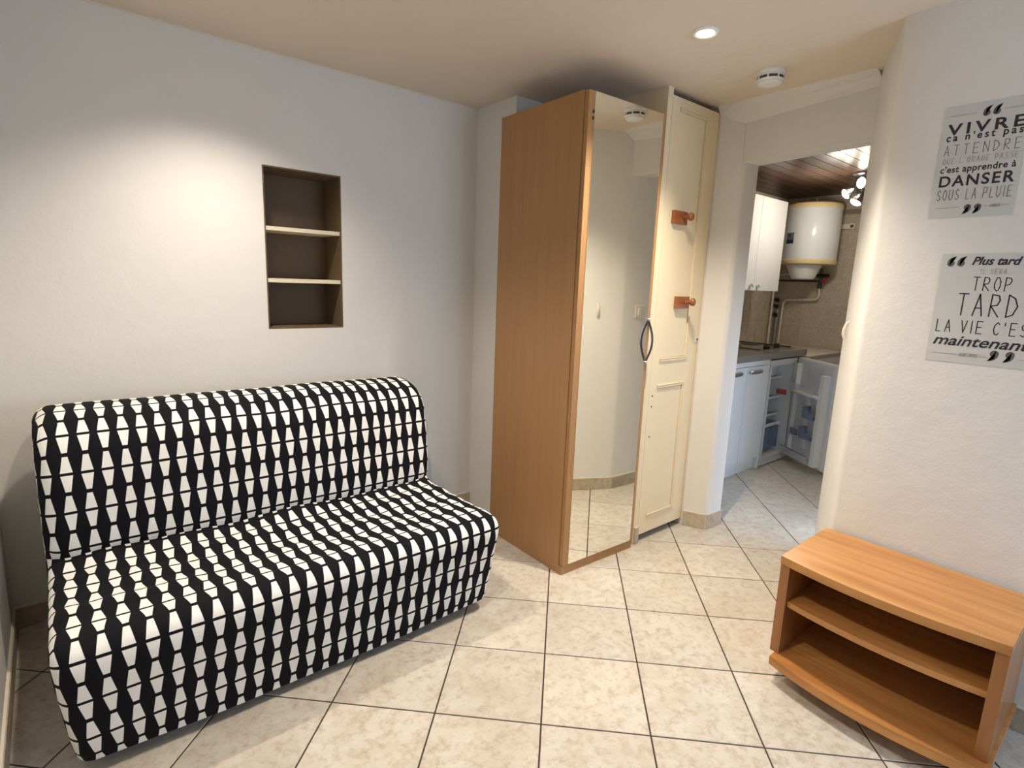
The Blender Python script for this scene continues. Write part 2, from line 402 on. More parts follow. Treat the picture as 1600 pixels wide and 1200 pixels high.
# ---- pilaster behind the wardrobe, cupboard cheek, pier and lintel of the opening
struct('wall_pilaster', bx(0.57, 1.40, 0.967, 1.60, -0.1, CEIL), M['wall'], bevel=0.006)
struct('wall_cupboard', bx(0.962, 1.000, 0.362, 0.967, -0.1, CEIL), M['door_cream'])
pier = [(1.402, 0.352), (1.412, 0.322), (1.452, 0.246), (1.466, 0.236), (1.480, 0.233), (1.592, 0.230), (1.600, 1.40), (1.402, 1.40)]
struct('wall_pier', prism(BM(), pier, -0.1, CEIL), M['wall'])
bm = BM()
v = [bm.verts.new(p) for p in ((1.452, 0.242, 1.967), (1.452, -0.335, 1.992), (1.592, -0.335, 1.992), (1.592, 0.242, 1.967),
                               (1.452, 0.242, CEIL), (1.452, -0.345, CEIL), (1.592, -0.345, CEIL), (1.592, 0.242, CEIL))]
for f in ((0, 1, 2, 3), (7, 6, 5, 4), (0, 4, 5, 1), (1, 5, 6, 2), (2, 6, 7, 3), (3, 7, 4, 0)): bm.faces.new([v[i] for i in f])
struct('wall_lintel', bm, M['wall'], bevel=0.004)
bm = BM()     # plaster cove between the lintel and the ceiling
secs = []
for y, xb, zb, xt in ((0.358, 1.425, 2.145, 1.372), (0.244, 1.452, 2.15, 1.372), (-0.02, 1.454, 2.168, 1.366), (-0.345, 1.454, 2.19, 1.362)):
    secs.append([bm.verts.new(p) for p in ((xb + 0.02, y, zb), (xb - 0.001, y, zb), ((xb * 0.52 + xt * 0.48), y, (zb + CEIL) / 2 + 0.006), (xt, y, CEIL), (xb + 0.02, y, CEIL))])
for a, b in zip(secs, secs[1:]):
    for i in range(5): bm.faces.new((a[i], a[(i + 1) % 5], b[(i + 1) % 5], b[i]))
bm.faces.new(secs[0]); bm.faces.new(secs[-1])
struct('trim_1', bm, M['wall'])
# kitchen: back wall, far wall, ceiling
wkb = struct('wall_kitchen_back', bx(1.60, 4.14, 1.208, 1.34, -0.1, 2.30), M['skirt_top'])
wkf = struct('wall_kitchen_far', bx(4.028, 4.14, -0.328, 1.208, -0.1, 2.30), M['skirt_top'])
wt = None
def wall_tile(parent, c, rot):
    global wt
    if wt is None:
        o = obj('wall_tile', bx(-0.0765, 0.0765, -0.004, -0.0022, -0.099, 0.099), M['walltile'], parent, bevel=0.0006, local=True); wt = o.data
    else:
        o = bpy.data.objects.new('wall_tile', wt); COL.objects.link(o); o.parent = parent
    o.location = c; o.rotation_euler = (0, 0, rot)
for r in range(7):
    z = 0.946 + 0.2 * r
    if z > 2.1: z = 2.1
    for k in range(8): wall_tile(wkf, (4.024, 0.093 + 0.155 * k - 0.0, z), PI / 2)
for r in range(3):
    for k in range(5): wall_tile(wkb, (3.94 - 0.155 * k, 1.204, 0.946 + 0.2 * r), PI)
kc = struct('ceiling_kitchen', bx(1.592, 4.14, -0.55, 1.34, 2.19, 2.30), M['black'])
for k in range(18):
    y0 = -0.36 + k * 0.09
    o = obj('plank', bx(1.594, 4.03, y0, y0 + 0.0845, 2.172, 2.19), M['plank'], kc, bevel=0.003)

# ---- skirting tiles
def skirting(name, pts, hgt=0.078, th=0.010, seg=0.335):
    bm = BM()
    for a, b in zip(pts, pts[1:]):
        a, b = Vector((*a, 0)), Vector((*b, 0)); d = (b - a).normalized(); L_ = (b - a).length
        n = Vector((d.y, -d.x, 0)); m = Matrix((( d.x, n.x, 0, a.x), (d.y, n.y, 0, a.y), (0, 0, 1, 0), (0, 0, 0, 1)))
        box(bm, 0, L_, 0.0, th * 0.75, 0.0, hgt + 0.004, m)
    base = struct(name, bm, M['skirt_top'])
    for a, b in zip(pts, pts[1:]):
        a, b = Vector((*a, 0)), Vector((*b, 0)); d = (b - a).normalized(); L_ = (b - a).length
        n = Vector((d.y, -d.x, 0)); m = Matrix((( d.x, n.x, 0, a.x), (d.y, n.y, 0, a.y), (0, 0, 1, 0), (0, 0, 0, 1)))
        k = max(1, math.ceil(L_ / seg - 0.05)); s = L_ / k
        for q in range(k):
            obj('skirting_tile', box(BM(), q * s + 0.0015, (q + 1) * s - 0.0015, 0.0005, th, 0.0015, hgt, m), M['skirt'], base)
skirting('baseboard_back', [(-1.488, 1.29), (0.568, 1.29)])
skirting('baseboard_left', [(-1.49, -2.598), (-1.49, 1.278)])
skirting('baseboard_right', [(0.95, -0.585), (0.95, -2.598)])
skirting('baseboard_splay', [(1.70, -0.328), (1.460, -0.328), (1.41, -0.349), (0.972, -0.549)])
skirting('baseboard_pier', [(1.402, 0.352), (1.452, 0.240), (1.592, 0.230)], hgt=0.085)
skirting('baseboard_cupboard', [(0.968, 0.362), (1.000, 0.362)], hgt=0.09)

# ---- cream cupboard door
bm = BM()
DX0, DX1, DZ0, DZ1, DY = 1.002, 1.398, 0.04, 2.205, 0.362
door = struct('door_1', bx(DX0, DX1, DY + 0.012, DY + 0.030, DZ0, DZ1), M['door_cream'], label='narrow cream panelled cupboard door between the wardrobe and the kitchen opening')
for a, b in ((DX0, 1.062), (1.298, DX1)):
    obj('stile', bx(a, b, DY, DY + 0.013, DZ0, DZ1), M['door_cream'], door, bevel=0.0015)
for z0, z1 in ((DZ0, 0.125), (0.845, 0.965), (2.165, DZ1)):
    obj('rail', bx(1.062, 1.298, DY, DY + 0.013, z0, z1), M['door_cream'], door, bevel=0.0015)
for z0, z1 in ((0.125, 0.845), (0.965, 2.165)):
    obj('panel', bx(1.0625, 1.279, DY + 0.0015, DY + 0.013, z0 + 0.020, z1 - 0.020), M['door_cream'], door, bevel=0.001)
    for (a, b, c, d_) in ((1.062, 1.298, z1 - 0.018, z1), (1.062, 1.298, z0, z0 + 0.018), (1.282, 1.298, z0 + 0.018, z1 - 0.018)):
        bm = bx(a, b, DY - 0.001, DY + 0.012, c, d_)
        if b - a > d_ - c: box(bm, a, b - 0.001, DY - 0.006, DY + 0.012, c + 0.002, c + 0.008); box(bm, a, b - 0.001, DY - 0.006, DY + 0.012, d_ - 0.007, d_ - 0.001)
        else: box(bm, a + 0.001, a + 0.007, DY - 0.006, DY + 0.012, c, d_); box(bm, b - 0.007, b - 0.001, DY - 0.006, DY + 0.012, c, d_)
        obj('moulding', bm, M['door_cream'], door)
obj('latch', bx(1.362, 1.396, DY - 0.003, DY + 0.001, 1.052, 1.082), M['cream_plastic'], door, bevel=0.001)
obj('keyhole', lathe(BM(), [(0.006, 0), (0.006, 0.001)], (1.386, DY - 0.0031, 1.066), (0, -1, 0), 12), M['black'], door)
for x, z in ((1.045, 0.79), (1.045, 0.735), (1.047, 0.575)):
    obj('screw_hole', lathe(BM(), [(0.0045, 0), (0.0045, 0.001)], (x - 0.015, DY - 0.0006, z), (0, -1, 0), 10), M['black'], door)
for x, z in ((1.128, 1.672), (1.210, 1.262)):
    hk = obj('coat_hook', bx(x - 0.062, x + 0.045, DY - 0.018, DY, z - 0.030, z + 0.030), M['hook_wood'], door, bevel=0.003, label='red brown wooden peg hook plate')
    obj('peg', lathe(BM(), [(0.009, 0), (0.009, 0.020), (0.013, 0.026), (0.019, 0.032), (0.021, 0.040), (0.018, 0.048), (0.009, 0.053), (0, 0.054)], (x + 0.008, DY - 0.018, z + 0.001), (0.25, -1, 0.10), 18), M['hook_wood'], hk, smooth=True)

# ================================================================== FURNITURE
# ---- sofa bed in its printed cover
X0, X1 = -1.368, 0.030
sofa = thing('sofa_bed', 'armless sofa bed in a black and white trapezoid print cover', 'sofa', ((X0 + X1) / 2, 0.85, 0))
def smooth_poly(pts, n):
    out = []
    P = [Vector(p) for p in pts]
    for i in range(len(P) - 1):
        p0 = P[i - 1] if i else P[0] * 2 - P[1]; p1 = P[i]; p2 = P[i + 1]; p3 = P[i + 2] if i + 2 < len(P) else P[-1] * 2 - P[-2]
        for k in range(n):
            t = k / n
            out.append(0.5 * ((2 * p1) + (-p0 + p2) * t + (2 * p0 - 5 * p1 + 4 * p2 - p3) * t * t + (-p0 + 3 * p1 - 3 * p2 + p3) * t ** 3))
    return out + [P[-1]]
seat_prof = smooth_poly([(0.352, 0.035), (0.338, 0.12), (0.322, 0.22), (0.305, 0.31), (0.300, 0.365), (0.316, 0.402), (0.362, 0.420), (0.50, 0.418), (0.66, 0.414), (0.78, 0.412), (0.838, 0.418), (0.872, 0.44)], 7)
back_prof = smooth_poly([(0.850, 0.405), (0.838, 0.46), (0.846, 0.56), (0.862, 0.68), (0.880, 0.755), (0.915, 0.808), (0.975, 0.845), (1.05, 0.862), (1.13, 0.860), (1.195, 0.832), (1.228, 0.78), (1.240, 0.68), (1.245, 0.45), (1.245, 0.06)], 7)
def vat(prof, target):      # arc length where the profile first reaches the row line height on the front
    s = 0
    for a, b in zip(prof, prof[1:]):
        if a.y <= target <= b.y: return s + (b - a).length * (target - a.y) / max(1e-9, b.y - a.y)
        s += (b - a).length
    return 0
U0 = -1.102
def cover(name, prof, v0, rad, seat, U0=U0):
    """sheet swept across the sofa, rolled over at both ends and closed with an end panel"""
    ctr = Vector((sum(p.x for p in prof) / len(prof), sum(p.y for p in prof) / len(prof)))
    nrm = []
    for i in range(len(prof)):
        d = (prof[min(i + 1, len(prof) - 1)] - prof[max(i - 1, 0)]).normalized(); nrm.append(Vector((d.y, -d.x)))   # inward side
    ss = [0.0]
    for a, b in zip(prof, prof[1:]): ss.append(ss[-1] + (b - a).length)
    xs = []                       # (x, inset, u)
    K = 7
    for k in range(K + 1):
        a = PI / 2 * k / K
        xs.append((X0 + rad * (1 - math.sin(a)) if False else X0 + rad * (1 - math.cos(PI / 2 - a)) if False else X0 + rad - rad * math.cos(a), rad - rad * math.sin(a), X0 + rad - rad * (PI / 2 - a)))
    n = 76
    for k in range(1, n): 
        x = X0 + rad + (X1 - X0 - 2 * rad) * k / n; xs.append((x, 0.0, x))
    for k in range(K, -1, -1):
        a = PI / 2 * k / K
        xs.append((X1 - rad + rad * math.cos(a), rad - rad * math.sin(a), X1 - rad + rad * (PI / 2 - a)))
    bm = BM(); uvl = bm.loops.layers.uv.new('UVMap'); grid = []; UV = {}
    for x, ins, u in xs:
        row = []
        for i, p in enumerate(prof):
            s = ss[i]
            q = p + nrm[i] * ins
            yy, zz, xx = q.x, q.y, x
            if seat:
                tx = (x - X0) / (X1 - X0)
                hemk = max(0.0, 1 - s / 0.05)
                zz += hemk * 0.018 * (abs(2 * tx - 1) ** 2)                    # hem lifts a little towards the ends
                low = max(0.0, (0.40 - q.y) / 0.40)
                if tx < 0.2: xx += (0.2 - tx) / 0.2 * 0.035 * low ** 1.5        # skirt tapers in at the end
                if tx > 0.85: xx -= (tx - 0.85) / 0.15 * 0.03 * low ** 1.5
                if q.y > 0.38:
                    mid = max(0, 1 - (2 * tx - 1) ** 2) * max(0.0, math.sin(PI * min(1, max(0, (q.x - 0.34) / 0.55))))
                    zz -= 0.022 * mid
                    zz += (0.011 * noise.noise(Vector((x * 6.5, q.x * 9, 2.0))) + 0.004 * noise.noise(Vector((x * 17, q.x * 19, 6.0)))) * min(1, max(0, (q.x - 0.36) / 0.1))
                else:
                    yy += 0.007 * noise.noise(Vector((x * 3.5, q.y * 5, 5.0))) * low
                    # diagonal pulls in the skirt near the right front corner
                    g = max(0.0, 1 - abs((x - 0.03) + (q.y - 0.30) * 1.3 + 0.03) / 0.05) * max(0, min(1, (x + 0.35) / 0.25)) * max(0.0, min(1, (0.30 - q.y) / 0.1))
                    yy += 0.012 * g * math.sin((x - 0.0) * 90)
            else:
                zz += 0.006 * noise.noise(Vector((x * 4, q.y * 4, 9.0))) * (1 if q.y > 0.7 else 0)
                yy += 0.008 * noise.noise(Vector((x * 3.2, q.y * 4, 3.0)))
            vtx = bm.verts.new((xx, yy, zz)); UV[vtx] = (u - U0, s - v0); row.append(vtx)
        grid.append(row)
    for a, b in zip(grid, grid[1:]):
        for i in range(len(prof) - 1): bm.faces.new((a[i], b[i], b[i + 1], a[i + 1]))
    for f in bm.faces:
        for l in f.loops: l[uvl].uv = UV[l.vert]
    for row, sgn in ((grid[0], -1), (grid[-1], 1)):
        edge = [r for r in row]
        last = edge[-1].co; first = edge[0].co
        vs = [bm.verts.new(r.co) for r in edge]
        if seat:
            vs.append(bm.verts.new((first.x * 0.5 + last.x * 0.5, 1.22, last.z - 0.02))); vs.append(bm.verts.new((first.x, 1.22, 0.06)))
        f = bm.faces.new(vs)
        for l in f.loops: l[uvl].uv = (l.vert.co.y * 0.9 - U0, l.vert.co.z - 0.374)
    bmesh.ops.recalc_face_normals(bm, faces=bm.faces)
    bm.normal_update()
    me = bpy.data.meshes.new(name); bm.transform(INV[sofa.name]); bm.to_mesh(me); bm.free()
    me.materials.append(M['fabric'])
    for p in me.polygons: p.use_smooth = True
    me.set_sharp_from_angle(angle=math.radians(50))
    o = bpy.data.objects.new(name, me); COL.objects.link(o); o.parent = sofa; INV[o.name] = INV[sofa.name]
    return o
v0s = vat(seat_prof, 0.374)
seat = cover('seat', seat_prof, v0s, 0.045, True)
tot = sum((b - a).length for a, b in zip(seat_prof, seat_prof[1:]))
sv = sum((b - a).length for a, b in zip(back_prof, back_prof[1:]) if False)
# row lines of the backrest lie at z = 0.503, 0.634, 0.759
back = cover('backrest', back_prof, vat(back_prof[4:], 0.503) + sum((b - a).length for a, b in zip(back_prof[:4], back_prof[1:5])) - 0.48 * PV, 0.055, False, U0 + 0.020)
obj('base_frame', bx(X0 + 0.08, X1 - 0.08, 0.42, 1.20, 0.16, 0.34), M['dark_frame'], sofa)
for x in (X0 + 0.14, X1 - 0.14):
    for y in (0.46, 1.14): obj('leg', bx(x - 0.025, x + 0.025, y - 0.025, y + 0.025, 0.0, 0.16), M['dark_frame'], sofa)

# ---- wardrobe with mirror door
WA = math.radians(-1.8)
wd = thing('wardrobe', 'tall narrow beech veneer wardrobe with a full length mirror door', 'wardrobe', (0.434, 0.355, 0), WA)
WW, WD, WH = 0.497, 0.575, 2.100
def wl(bm): bm.transform(Matrix.Translation((0.434, 0.355, 0)) @ Matrix.Rotation(WA, 4, 'Z')); return bm
obj('side_panel', wl(bx(0, 0.018, 0.024, WD, 0, WH)), M['beech'], wd, bevel=0.001)
obj('side_panel', wl(bx(WW - 0.018, WW, 0.024, WD, 0, WH)), M['beech'], wd, bevel=0.001)
obj('top_panel', wl(bx(0.018, WW - 0.018, 0.024, WD, WH - 0.02, WH - 0.002)), M['beech'], wd)
obj('bottom_panel', wl(bx(0.018, WW - 0.018, 0.024, WD, 0.06, 0.078)), M['beech'], wd)
obj('back_panel', wl(bx(0.018, WW - 0.018, WD - 0.006, WD, 0.06, WH - 0.02)), M['white_melamine'], wd)
obj('plinth', wl(bx(0.0, WW - 0.002, 0.004, 0.0235, 0, 0.043)), M['beech'], wd, bevel=0.001)
dr = obj('door', wl(bx(0.004, WW - 0.002, 0.0, 0.0215, 0.046, WH - 0.002)), M['beech'], wd, bevel=0.002)
obj('mirror', wl(bx(0.036, WW - 0.024, -0.0035, 0.0005, 0.049, WH - 0.003)), M['mirror'], dr)
for z in (2.02, 1.995): obj('mirror_clip', wl(bx(0.028, 0.036, -0.0025, 0.0005, z - 0.006, z + 0.006)), M['black'], dr)
bm = BM()
hp = []
for k in range(13):
    t = k / 12; z = 0.975 + 0.205 * t; b_ = math.sin(PI * t)
    hp.append((WW - 0.018, -0.003 - 0.034 * b_, z))
tube(bm, hp, [0.0055 + 0.0 * k for k in range(13)], 8)
bm2 = wl(bm)
hd = obj('handle', bm2, M['dark_steel'], dr, smooth=True, label='dark grey bow handle')
for z in (0.975, 1.180): obj('handle_mount', wl(lathe(BM(), [(0.008, 0), (0.008, 0.010), (0.005, 0.014)], (WW - 0.018, 0.001, z), (0, -1, 0), 12)), M['steel'], dr)

# ---- low TV stand by the right wall
tv = thing('tv_stand', 'low golden cherry wood TV stand with open shelves by the right wall', 'tv stand', (0.75, -0.85, 0))
def bow(x_end, x_mid, y0, y1, xb, n=14):
    pts = [(xb, y1), (xb, y0)]
    for k in range(n + 1):
        t = k / n; pts.append((x_end - (x_end - x_mid) * (1 - (2 * t - 1) ** 2), y0 + (y1 - y0) * t))
    return pts
TY0, TY1, TB = -1.150, -0.550, 0.936
obj('top_panel', prism(BM(), bow(0.562, 0.528, TY0, TY1, TB), 0.422, 0.450), M['tv_wood'], tv, bevel=0.0015)
obj('bottom_panel', prism(BM(), bow(0.530, 0.487, TY0 - 0.008, TY1 - 0.018, TB), 0.062, 0.092), M['tv_wood'], tv, bevel=0.0015)
for y in (TY0, TY1 - 0.032):
    obj('side_panel', bx(0.566, TB - 0.008, y + 0.001, y + 0.031, 0.0925, 0.4215), M['tv_wood_v'], tv, bevel=0.0015)
obj('shelf', prism(BM(), bow(0.580, 0.552, TY0 + 0.0315, TY1 - 0.0325, TB - 0.012), 0.268, 0.288), M['tv_wood'], tv, bevel=0.001)
obj('back_panel', bx(TB - 0.010, TB - 0.004, TY0 + 0.0315, TY1 - 0.0325, 0.0925, 0.4215), M['tv_back'], tv)
for x in (0.605, 0.88):
    for y in (-0.645, -1.075):
        ca = obj('caster', lathe(BM(), [(0, -0.011), (0.022, -0.011), (0.0245, -0.006), (0.0245, 0.006), (0.022, 0.011), (0, 0.011)], (x, y, 0.0245), (0.5, 0.86, 0), 20), M['black'], tv, smooth=True)
        obj('caster_fork', lathe(BM(), [(0.018, 0), (0.018, 0.012), (0.006, 0.016)], (x, y, 0.046), (0, 0, 1), 12), M['black'], ca)

# ---- ceiling fittings
def downlight(x, y, label):
    t = thing('ceiling_spotlight', label, 'spotlight', (x, y, CEIL))
    obj('rim', lathe(BM(), [(0.046, 0.0), (0.046, -0.004), (0.040, -0.009), (0.031, -0.007), (0.030, 0.0)], (x, y, CEIL), seg=32), M['white_plastic'], t, smooth=True)
    obj('bulb', lathe(BM(), [(0.0, -0.0075), (0.018, -0.0072), (0.027, -0.005), (0.029, -0.001)], (x, y, CEIL), seg=24), M['bulb'], t, smooth=True)
downlight(0.598, -0.043, 'lit recessed spotlight in the beige ceiling')
sd = thing('smoke_detector', 'round white smoke detector with dark slots on the ceiling', 'smoke detector', (1.115, -0.03, CEIL))
q = (1.115, -0.03, CEIL)
obj('base_plate', lathe(BM(), [(0.057, 0), (0.057, -0.010), (0.054, -0.013), (0, -0.013)], q, seg=36), M['white_plastic'], sd, smooth=True)
obj('slot_ring', lathe(BM(), [(0.0505, -0.012), (0.0505, -0.046), (0, -0.046)], q, seg=36), M['grey_slot'], sd, label='dark sensor slots')
obj('upper_body', lathe(BM(), [(0.054, -0.013), (0.055, -0.024), (0, -0.024)], q, seg=36), M['white_plastic'], sd)
obj('cap', lathe(BM(), [(0, -0.035), (0.054, -0.035), (0.052, -0.044), (0.044, -0.051), (0.02, -0.054), (0, -0.054)], q, seg=36), M['white_plastic'], sd, smooth=True)
for k in range(8):
    a = 2 * PI * k / 8 + 0.3
    obj('slot_post', box(BM(), 0.050, 0.0545, -0.003, 0.003, -0.036, -0.023, Matrix.Translation(q) @ Matrix.Rotation(a, 4, 'Z')), M['white_plastic'], sd)

# ---- quote posters on the right wall
PXW = 0.95
STROKES = {
 'A': ([(0, 0), (.5, 1), (1, 0)], [(.18, .36), (.82, .36)]), 'B': ([(0, 0), (0, 1), (.7, .9), (.7, .6), (0, .52), (.8, .42), (.8, .1), (0, 0)],),
 'C': ([(.95, .85), (.6, 1), (.15, .75), (.05, .4), (.3, .05), (.7, 0), (.95, .15)],), 'D': ([(0, 0), (0, 1), (.65, .85), (1, .5), (.65, .12), (0, 0)],),
 'E': ([(.95, 1), (0, 1), (0, 0), (.95, 0)], [(0, .52), (.75, .52)]), 'G': ([(.95, .85), (.5, 1), (.05, .6), (.1, .2), (.5, 0), (.95, .2), (.95, .5), (.55, .5)],),
 'H': ([(0, 0), (0, 1)], [(1, 0), (1, 1)], [(0, .5), (1, .5)]), 'I': ([(.5, 0), (.5, 1)],), 'J': ([(.8, 1), (.8, .2), (.5, 0), (.15, .15)],),
 'L': ([(.1, 1), (.1, 0), (.9, 0)],), 'N': ([(0, 0), (0, 1), (1, 0), (1, 1)],), 'O': ([(.5, 0), (.1, .2), (.03, .55), (.3, .97), (.6, 1), (.95, .7), (.95, .35), (.75, .05), (.5, 0)],),
 'P': ([(0, 0), (.05, 1), (.75, .95), (.95, .75), (.7, .5), (.05, .42)],), 'Q': ([(.5, 0), (.05, .3), (.1, .8), (.5, 1), (.92, .75), (.92, .3), (.5, 0)], [(.6, .25), (1, -.05)]),
 'R': ([(0, 0), (.05, 1), (.75, .95), (.9, .75), (.7, .52), (.05, .48), (.95, 0)],), 'S': ([(.9, .85), (.5, 1), (.1, .8), (.25, .55), (.8, .42), (.9, .15), (.5, 0), (.08, .12)],),
 'T': ([(0, 1), (1, 1)], [(.5, 1), (.5, 0)]), 'U': ([(0, 1), (.03, .2), (.45, 0), (.9, .2), (.95, 1)],), 'V': ([(0, 1), (.5, 0), (1, 1)],), "'": ([(.5, 1), (.4, .78)],)}
def strokes(parent, text, yl, yr, zb, zt, wd_, mat, narrow=0.55, gap=None):
    """hand drawn capitals between yl (left) and yr (right; smaller y), lying flat on the poster"""
    W = yl - yr
    n = sum(0.45 if c == ' ' else 0.35 if c in "I'" else 1 for c in text)
    unit = W / (n + (len(text) - 1) * (gap if gap is not None else 0.55)); g = unit * (gap if gap is not None else 0.55)
    y = yl; bm = BM(); x = PXW - 0.0017
    for c in text:
        if c == ' ': obj('lettering', bm, mat, parent); bm = BM()
        cw = unit * (0.45 if c == ' ' else 0.35 if c in "I'" else 1)
        for pl in STROKES.get(c, ()):
            pp = [(y - px_ * cw, zb + pz * (zt - zb)) for px_, pz in pl]
            for a, b in zip(pp, pp[1:]):
                d = Vector((b[0] - a[0], b[1] - a[1])); d.normalize(); nn = Vector((-d.y, d.x)) * wd_ / 2; e = d * wd_ * 0.4
                bm.faces.new([bm.verts.new((x, p_[0], p_[1])) for p_ in ((a[0] + nn.x - e.x, a[1] + nn.y - e.y), (b[0] + nn.x + e.x, b[1] + nn.y + e.y), (b[0] - nn.x + e.x, b[1] - nn.y + e.y), (a[0] - nn.x - e.x, a[1] - nn.y - e.y))])
        y -= cw + g
    return obj('lettering', bm, mat, parent)
def typed(parent, text, yl, yr, zb, capz, mat, shear=0.0, bold=0.0, spacing=1.0):
    cu = bpy.data.curves.new('lettering', 'FONT'); cu.body = text; cu.size = 1.0; cu.shear = shear; cu.offset = bold; cu.space_character = spacing
    to = bpy.data.objects.new('lettering', cu); COL.objects.link(to)
    dg = bpy.context.evaluated_depsgraph_get(); me = bpy.data.meshes.new_from_object(to.evaluated_get(dg))
    bpy.data.objects.remove(to); bpy.data.curves.remove(cu)
    bm = BM(); bm.from_mesh(me); bpy.data.meshes.remove(me)
    xs = [v_.co.x for v_ in bm.verts]; a, b = min(xs), max(xs)
    capu = 0.70
    sx = (yl - yr) / (b - a); sz = (capz - zb) / capu
    for v_ in bm.verts: v_.co = Vector((PXW - 0.0017, yl - (v_.co.x - a) * sx, zb + v_.co.y * sz))
    return obj('lettering', bm, mat, parent)
def quote(parent, yc, zc, s, flip, mat):
    """one quotation mark: a blob with a curved tail"""
    bm = BM(); x = PXW - 0.0017; sg = -1 if flip else 1
    up = [];
    R = 0.36 * s
    # outline of a comma-like mark, unit box, then mapped (y to the right is negative)
    out = []
    for k in range(22):
        a = math.radians(200 - 290 * k / 21); out.append((R * math.cos(a), R * math.sin(a) + 0.15 * s))
    tail_o = [(0.30 * s, -0.15 * s), (0.12 * s, -0.42 * s), (-0.20 * s, -0.60 * s), (-0.48 * s, -0.66 * s)]
    tail_i = [(-0.46 * s, -0.60 * s), (-0.18 * s, -0.50 * s), (0.02 * s, -0.36 * s), (0.07 * s, -0.19 * s)]
    out = [p for p in out if True]
    pts = []
    for k in range(26):
        a = math.radians(-100 - 250 * k / 25)        # from the bottom, clockwise over the left side and top to the right
        pts.append((R * math.cos(a), R * math.sin(a) + 0.15 * s))
    pts += tail_o + tail_i
    vs = [bm.verts.new((x, yc - sg * px_, zc + sg * pz)) for px_, pz in pts]
    f = bm.faces.new(vs); bmesh.ops.triangulate(bm, faces=[f])
    return obj('quotation_mark', bm, mat, parent)
def rule(parent, yl, yr, z): return obj('rule', box(BM(), PXW - 0.0018, PXW - 0.0015, yr, yl, z - 0.0005, z + 0.0005), M['ink_mid'], parent)

p1 = thing('quote_poster', 'upper grey poster with the words VIVRE and DANSER on the white right wall', 'poster', (PXW, -0.814, 1.755))
obj('sheet', bx(PXW - 0.0012, PXW, -0.918, -0.7075, 1.586, 1.924), M['paper'], p1)
quote(p1, -0.812, 1.894, 0.025, True, M['ink_grey']); quote(p1, -0.836, 1.894, 0.025, True, M['ink_grey'])
rule(p1, -0.722, -0.790, 1.8945); rule(p1, -0.852, -0.906, 1.8945)
typed(p1, 'VIVRE', -0.721, -0.906, 1.8385, 1.8705, M['ink'], 0.0, 0.022, 1.35)
typed(p1, "\u00e7a n'est pas", -0.722, -0.906, 1.820, 1.841, M['ink'], 0.0, 0.022, 1.4)
strokes(p1, 'ATTENDRE', -0.722, -0.905, 1.777, 1.807, 0.0022, M['ink_mid'], gap=1.0)
strokes(p1, "QUE L'ORAGE PASSE", -0.722, -0.905, 1.7515, 1.7675, 0.0016, M['ink_light'], gap=0.75)
typed(p1, "c'est apprendre \u00e0", -0.720, -0.904, 1.725, 1.744, M['ink'], 0.0, 0.02, 1.1)
typed(p1, 'DANSER', -0.722, -0.906, 1.683, 1.715, M['ink'], 0.0, 0.022, 1.2)
strokes(p1, 'SOUS LA PLUIE', -0.722, -0.905, 1.641, 1.672, 0.0022, M['ink_mid'], gap=0.7)
quote(p1, -0.806, 1.612, 0.025, False, M['ink_grey']); quote(p1, -0.831, 1.612, 0.025, False, M['ink_grey'])
rule(p1, -0.722, -0.786, 1.617); rule(p1, -0.846, -0.856, 1.617); rule(p1, -0.888, -0.905, 1.617)
strokes(p1, 'GANDHI', -0.860, -0.884, 1.613, 1.621, 0.0010, M['ink_mid'], gap=0.5)

p2 = thing('quote_poster', 'lower grey poster with the words TROP TARD and maintenant on the white right wall', 'poster', (PXW, -0.90, 1.303))
obj('sheet', bx(PXW - 0.0012, PXW, -1.036, -0.7645, 1.131, 1.4745), M['paper'], p2)
quote(p2, -0.789, 1.448, 0.027, True, M['ink_grey']); quote(p2, -0.815, 1.448, 0.027, True, M['ink_grey'])
typed(p2, 'Plus tard', -0.843, -0.961, 1.440, 1.464, M['ink'], 0.30, 0.028, 1.0)
strokes(p2, 'IL SERA', -0.868, -0.930, 1.412, 1.427, 0.0016, M['ink_light'], gap=0.7)
strokes(p2, 'TROP', -0.855, -0.947, 1.361, 1.402, 0.0025, M['ink'], gap=0.7)
strokes(p2, 'TARD', -0.826, -0.970, 1.283, 1.350, 0.0034, M['ink'], gap=0.75)
strokes(p2, "LA VIE C'EST", -0.779, -1.026, 1.228, 1.266, 0.0026, M['ink'], gap=0.75)
typed(p2, 'maintenant', -0.778, -1.016, 1.186, 1.218, M['ink'], 0.30, 0.016, 1.0)
quote(p2, -0.938, 1.165, 0.030, False, M['ink_grey']); quote(p2, -0.975, 1.165, 0.030, False, M['ink_grey'])
rule(p2, -0.779, -0.848, 1.1575); rule(p2, -0.902, -0.924, 1.1575); rule(p2, -0.994, -1.026, 1.1575)
strokes(p2, 'JACQUES PREVERT', -0.851, -0.899, 1.153, 1.163, 0.0009, M['ink_mid'], gap=0.5)

